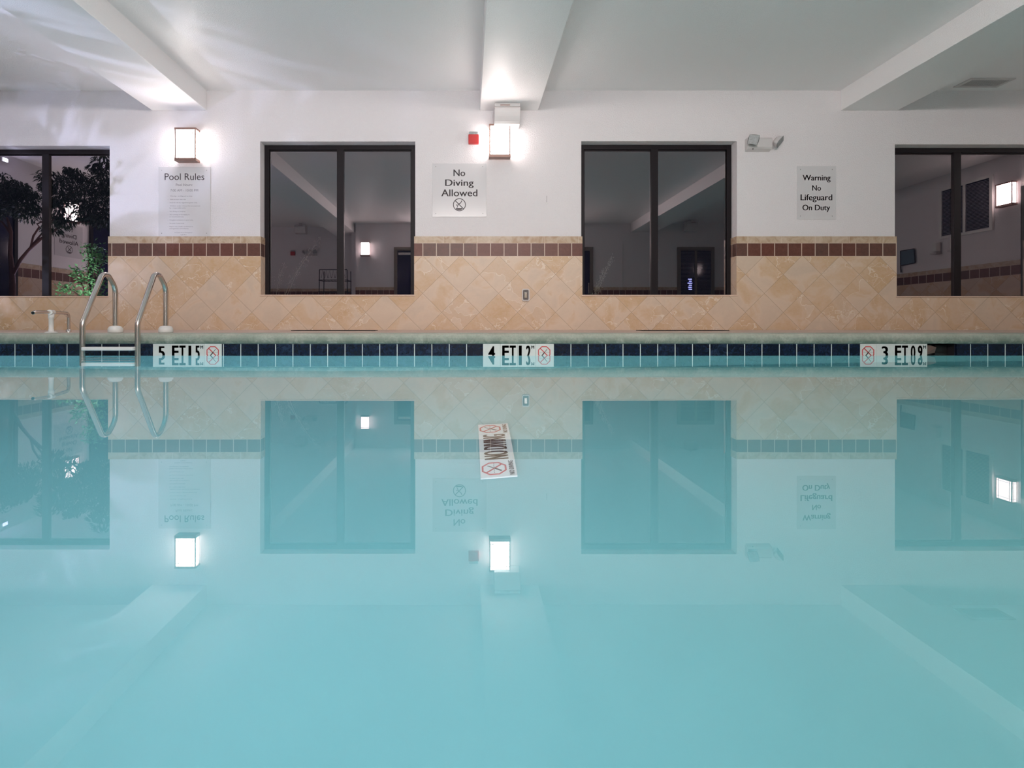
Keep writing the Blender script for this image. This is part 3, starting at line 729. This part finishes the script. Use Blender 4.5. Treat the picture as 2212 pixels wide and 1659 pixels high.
def dark_open(nm, x, sgn, ya, yb, label):
    t = thing(nm, label, 'window', (x, (ya+yb)/2, .2), **ST)
    xx = lambda q: x+sgn*q
    MB().box((min(xx(.015), xx(.03)), ya, .22), (max(xx(.015), xx(.03)), yb, 2.5)).build('pane', 'nightglass', t)
    MB().box((min(xx(.012), xx(.05)), ya, .2), (max(xx(.012), xx(.05)), ya+.06, 2.5)).box((min(xx(.012), xx(.05)), yb-.06, .2), (max(xx(.012), xx(.05)), yb, 2.5)).box((min(xx(.012), xx(.05)), ya+.06, 2.44), (max(xx(.012), xx(.05)), yb-.06, 2.5)).build('window_frame', 'bronze', t)
dark_open('window_6', XR, -1, 4.12, 5.3, 'dark full-height window at the end of the right side wall')
dark_open('window_7', XL, 1, .9, 2.18, 'dark full-height window left wall, nearer the back')
dark_open('window_8', XL, 1, 3.75, 5.4, 'dark full-height window left wall, behind the potted tree')

# towel rack on the near deck
t = thing('towel_rack', 'black wrought iron towel rack beside the back wall', 'rack', (-3.48, -.75, .196))
x0, x1, y0, y1 = -3.85, -3.10, -1.0, -.6
for x in (x0, x1):
    for y in (y0, y1):
        MB().tube([(x, y, .196), (x+(.02 if x < -3.5 else -.02), y, 1.72)], .011, 8).build('post', 'iron', t)
for z in (.45, .8, 1.15, 1.45):
    mb = MB()
    for y in (y0, y1): mb.tube([(x0, y, z), (x1, y, z)], .009, 8)
    for x in (x0, x1): mb.tube([(x, y0, z), (x, y1, z)], .009, 8)
    for k in range(9): mb.tube([(x0+(k+.5)*(x1-x0)/9, y0, z), (x0+(k+.5)*(x1-x0)/9, y1, z)], .004, 6)
    mb.build('shelf', 'iron', t)
mb = MB()
for k in range(7):
    xx = x0+.06+(k+.5)*.09; mb.tube([(xx-.04, y1, 1.5), (xx, y1, 1.70), (xx+.04, y1, 1.5)], .005, 6)
mb.tube([(x0+.02, y1, 1.72), (x1-.02, y1, 1.72)], .010, 8); mb.build('scroll_back', 'iron', t)
# pool lift near back right door
t = thing('pool_lift', 'grey pool lift with slate blue seat beside the back right door', 'pool lift', (7.25, -.8, .196))
MB().box((7.05, -1.1, .196), (7.5, -.5, .30)).build('base', 'steel', t, bevel=.01)
MB().tube(fillet([(7.28, -.8, .3), (7.28, -.8, 2.2), (7.05, -.7, 2.5)], [.1]), .035, 12).build('mast', 'steel', t)
MB().tube([(7.1, -.72, 2.62), (7.35, -.72, 2.48)], .04, 12).build('motor', 'iron', t)
MB().box((6.95, -.7, .7), (7.45, -.25, .78)).box((6.95, -.78, .74), (7.45, -.70, 1.45)).build('seat', 'bluefab', t, bevel=.02)
MB().tube([(7.2, -.74, .4), (7.2, -.74, .75)], .03, 10).build('seat_support', 'steel', t)

# ------------------------------------------------------------------ plants
def leaf(mb, p, d, L, w, up):
    d = d.normalized(); s = d.cross(up); s = s.normalized() if s.length > 1e-3 else d.orthogonal().normalized(); n = s.cross(d)
    mb.add([p, p+d*L*.45+s*w/2+n*L*.05, p+d*L-n*L*.1, p+d*L*.45-s*w/2+n*L*.05], [(0, 1, 2, 3)])
rv = lambda k=1: Vector((random.uniform(-k, k), random.uniform(-k, k), random.uniform(-k, k)))
D0 = 7.5                                   # mirrored distance of the tree
def RP(x, y, D=D0): q = P(x, y, D); return Vector((q.x, 2*GY-D, q.z))
t = thing('potted_tree', 'slender indoor tree with dark leaves on the left deck', 'tree', (*RP(26, 640).xy, .197))
tb = RP(26, 640)
tr = MB()
tr.tube([(tb.x, tb.y, .55), (tb.x+.01, tb.y, .9), RP(26, 590), RP(22, 545), RP(24, 500), RP(15, 470)], [.045, .04, .035, .028, .022, .014], 12)
tr.tube([RP(28, 592), RP(45, 560), RP(62, 540), RP(88, 516), RP(110, 505), RP(140, 480), RP(160, 455)], [.026, .024, .022, .020, .018, .014, .008], 10)
tr.tube([RP(66, 536), RP(72, 510), RP(85, 490), RP(80, 484), RP(92, 478), RP(105, 466)], [.015, .014, .012, .011, .01, .007], 8)
tr.tube([RP(24, 505), RP(5, 480), RP(-20, 465)], [.02, .015, .008], 8)
tr.tube([RP(140, 480), RP(190, 480), RP(230, 470)], [.013, .009, .005], 8)
tr.tube([RP(60, 540), RP(120, 470), RP(150, 420), RP(215, 375), RP(240, 350)], [.012, .012, .010, .008, .005], 8)
tr.build('trunk', 'bark', t)
fo = MB()
clusters = [(10, 390, 22), (35, 405, 20), (50, 402, 14), (58, 416, 14), (78, 420, 9), (12, 430, 32), (30, 440, 34), (55, 455, 28), (75, 450, 16), (90, 400, 12), (15, 415, 22),
            (120, 385, 22), (135, 400, 26), (125, 420, 30), (150, 410, 25), (165, 385, 18), (178, 378, 14), (160, 370, 8), (145, 435, 20), (118, 445, 16), (120, 495, 16), (150, 480, 16), (175, 465, 16),
            (190, 430, 30), (215, 420, 34), (235, 440, 34), (205, 455, 28), (230, 475, 24), (200, 400, 22), (225, 375, 22), (235, 350, 18), (235, 395, 28), (180, 445, 22), (215, 365, 14), (245, 410, 30),
            (-15, 410, 30), (-30, 440, 35), (100, 430, 14), (135, 465, 14), (190, 470, 12), (110, 470, 10), (50, 425, 14)]
for (cx, cy, rr_) in clusters:
    c = RP(cx, cy); R_ = rr_/F*D0; c.y += random.uniform(-.1, .15)
    for k in range(int(rr_*7.5)):
        if c.x+R_*.3 < XL+.18: break
        q = rv(); 
        while q.length > 1: q = rv()
        q = Vector((max(q.x*R_, XL+.14-c.x), q.y*R_*1.2, q.z*R_*.85))
        leaf(fo, c+q, Vector((q.x*1.2, q.y, -.05))/max(R_, .01)+rv(.5)+Vector((0, 0, -.35)), random.uniform(.06, .10), random.uniform(.02, .03), Vector((0, 0, 1))+rv(.4))
fo.build('foliage', 'leafdark', t)
MB().lathe((tb.x, tb.y, .197), [(0, 0), (.17, 0), (.20, .05), (.25, .36), (.26, .38), (.24, .38), (.23, .35), (0, .35)], 28).build('pot', 'pot', t)
t = thing('potted_shrub', 'bright green leafy shrub on the deck beside the indoor tree', 'shrub', (*RP(195, 640, 7.2).xy, .197))
sp = RP(200, 640, 7.2)
stm = MB(); fo = MB()
def RQ(x, y): return RP(x, y, 7.2)
stems = [[(200, 660), (205, 600), (212, 560), (190, 532)], [(200, 655), (210, 590), (225, 560), (232, 545)], [(195, 655), (175, 610), (165, 590), (163, 583)], [(195, 660), (160, 630), (140, 620), (128, 628)], [(205, 655), (222, 620), (232, 600)], [(200, 655), (190, 600), (192, 560), (186, 530)], [(200, 650), (205, 560), (212, 530)]]
for st in stems:
    pts = [RQ(*q) for q in st]; pts = [Vector((sp.x, sp.y, .5))]+pts
    stm.tube(pts, [.012]+[.008]*(len(pts)-2)+[.003], 6)
    for a, b in zip(pts[1:], pts[2:]):
        for k in range(60):
            p_ = a.lerp(b, random.random())+rv(.07); leaf(fo, p_, rv(1)+Vector((0, 0, .3)), random.uniform(.035, .065), random.uniform(.026, .042), Vector((0, 0, 1))+rv(.5))
stm.build('stems', 'bark', t); fo.build('foliage', 'leaf', t)
MB().lathe((sp.x, sp.y, .197), [(0, 0), (.13, 0), (.17, .3), (.18, .32), (.16, .32), (0, .29)], 24).build('pot', 'pot', t)
def plume(name, label, base, tips, n, wid):
    t = thing(name, label, 'plant', (base[0], base[1], .12)); mb = MB(); st = MB()
    for tip in tips:
        a = Vector((base[0], base[1], .12)); b = Vector(tip); m = a.lerp(b, .55)+Vector((0, 0, .15))
        st.tube([a, m, b], [.004, .003, .001], 5)
        for k in range(n):
            u = random.uniform(.35, 1); p_ = (a.lerp(m, u*2) if u < .5 else m.lerp(b, u*2-1))+rv(wid); leaf(mb, p_, (b-a)+rv(.8), .03, .008, Vector((0, 0, 1))+rv(.4))
    st.build('stems', 'drygrass', t); mb.build('seed_heads', 'drygrass', t)
plume('ornamental_grass', 'pale feathery grass outside the window right of the pool rules sign', (-2.75, 6.7), [(-2.75+.25*k-.3, 6.7+random.uniform(-.1, .2), 1.3+.2*math.sin(k*2)) for k in range(5)], 60, .05)
plume('ornamental_grass', 'pale arching grass plume outside the window right of the middle', (1.66, 6.7), [(2.0, 6.7, 1.22), (1.9, 6.75, 1.05), (1.8, 6.7, .8)], 110, .03)

# ------------------------------------------------------------------ lights
def area(name, loc, rot, sx, sy, col, power, spread=math.pi):
    l = bpy.data.lights.new(name, 'AREA'); l.shape = 'RECTANGLE'; l.size = sx; l.size_y = sy; l.color = col; l.energy = power; l.spread = spread
    o = bpy.data.objects.new(name, l); COL.objects.link(o); o.location = loc; o.rotation_euler = rot; return o
# underwater lights along the near and end walls of the basin
area('underwater_light', (-2.6, PN+.03, -.55), (math.radians(96), 0, 0), 6.2, .4, (.86, .90, 1), 70, 1.9)
area('underwater_light', (3.9, PN+.03, -.5), (math.radians(94), 0, 0), 6.2, .35, (.88, 1, .93), 37, 1.9)
area('back_fill', (.4, BY+.06, 2.72), (math.radians(80), 0, 0), 3.2, .3, (1, .91, .89), 195)  # added unseen fill that lifts the whole room
# blue-white flood high on the left wall
t = thing('flood_light', 'small blue-white flood light high on the left side wall', 'flood light', (XL, 3.85, 3.0))
MB().box((XL-.004, 3.90, 2.94), (XL+.04, 4.03, 3.01)).build('housing', 'offwhite', t, bevel=.005)
MB().box((XL+.04, 3.925, 2.95), (XL+.046, 4.005, 3.0)).build('lens', emit('blue_white_lens', (.6, .65, 1), 160), t)
l = bpy.data.lights.new('shrub_fill', 'SPOT'); l.energy = 85; l.color = (.85, .9, 1); l.spot_size = math.radians(60); l.spot_blend = .4; l.shadow_soft_size = .04  # spot added to brighten the shrub, no fixture
o = bpy.data.objects.new('shrub_fill', l); COL.objects.link(o); o.location = (-5.5, 5.3, .5); o.rotation_euler = (Vector((-5.85, 4.66, 1.0))-o.location).to_track_quat('-Z', 'Y').to_euler()
area('left_bay_fill', (-6.7, 1.5, .7), (math.radians(170), 0, 0), 1.2, 1.2, (1, .93, .96), 30)  # added uplight filling the dim left ceiling bay
# added spot below the left ceiling bay, lamp noise stands in for water ripples
l = bpy.data.lights.new('ripple_spot', 'SPOT'); l.energy = 420; l.color = (.62, .66, 1); l.spot_size = math.radians(95); l.spot_blend = .6; l.shadow_soft_size = .03
l.use_nodes = True; nt = l.node_tree; nt.nodes.clear(); o_ = nt.nodes.new('ShaderNodeOutputLight'); e_ = nt.nodes.new('ShaderNodeEmission')
tc = nt.nodes.new('ShaderNodeTexCoord'); nz = nt.nodes.new('ShaderNodeTexNoise'); nz.inputs['Scale'].default_value = 5; nz.inputs['Detail'].default_value = 4; nz.inputs['Distortion'].default_value = 2.0
mp = nt.nodes.new('ShaderNodeMapping'); mp.inputs['Scale'].default_value = (1.2, .55, 1)
rm = nt.nodes.new('ShaderNodeMapRange'); rm.inputs[1].default_value = .50; rm.inputs[2].default_value = .60; rm.inputs[3].default_value = .22; rm.inputs[4].default_value = 1
nt.links.new(tc.outputs['Normal'], mp.inputs[0]); nt.links.new(mp.outputs[0], nz.inputs['Vector']); nt.links.new(nz.outputs['Fac'], rm.inputs[0]); nt.links.new(rm.outputs[0], e_.inputs[1]); nt.links.new(e_.outputs[0], o_.inputs[0])
o = bpy.data.objects.new('ripple_spot', l); COL.objects.link(o); o.location = (-6.9, 3.0, .35)
o.rotation_euler = (Vector((-5.6, 5.2, 2.9))-o.location).to_track_quat('-Z', 'Y').to_euler()

w = bpy.data.worlds.new('night'); scene.world = w; w.use_nodes = True
w.node_tree.nodes['Background'].inputs[0].default_value = (.01, .011, .02, 1); w.node_tree.nodes['Background'].inputs[1].default_value = .4

# ------------------------------------------------------------------ camera
cam = bpy.data.cameras.new('camera'); co = bpy.data.objects.new('camera', cam); COL.objects.link(co)
co.location = (0, 0, CH); co.rotation_euler = (math.pi/2, 0, 0)
cam.sensor_width = 36; cam.sensor_fit = 'HORIZONTAL'; cam.lens = F/2212*36
cam.shift_x = (1106-CX)/2212; cam.shift_y = (CY-829.5)/2212; cam.clip_start = .02
scene.camera = co
scene.view_settings.view_transform = 'Standard'; scene.view_settings.look = 'None'; scene.view_settings.exposure = .15
c = scene.cycles
c.use_denoising = True; c.max_bounces = 9; c.diffuse_bounces = 4; c.glossy_bounces = 5; c.transmission_bounces = 6; c.transparent_max_bounces = 12
c.sample_clamp_indirect = 6; c.blur_glossy = .5
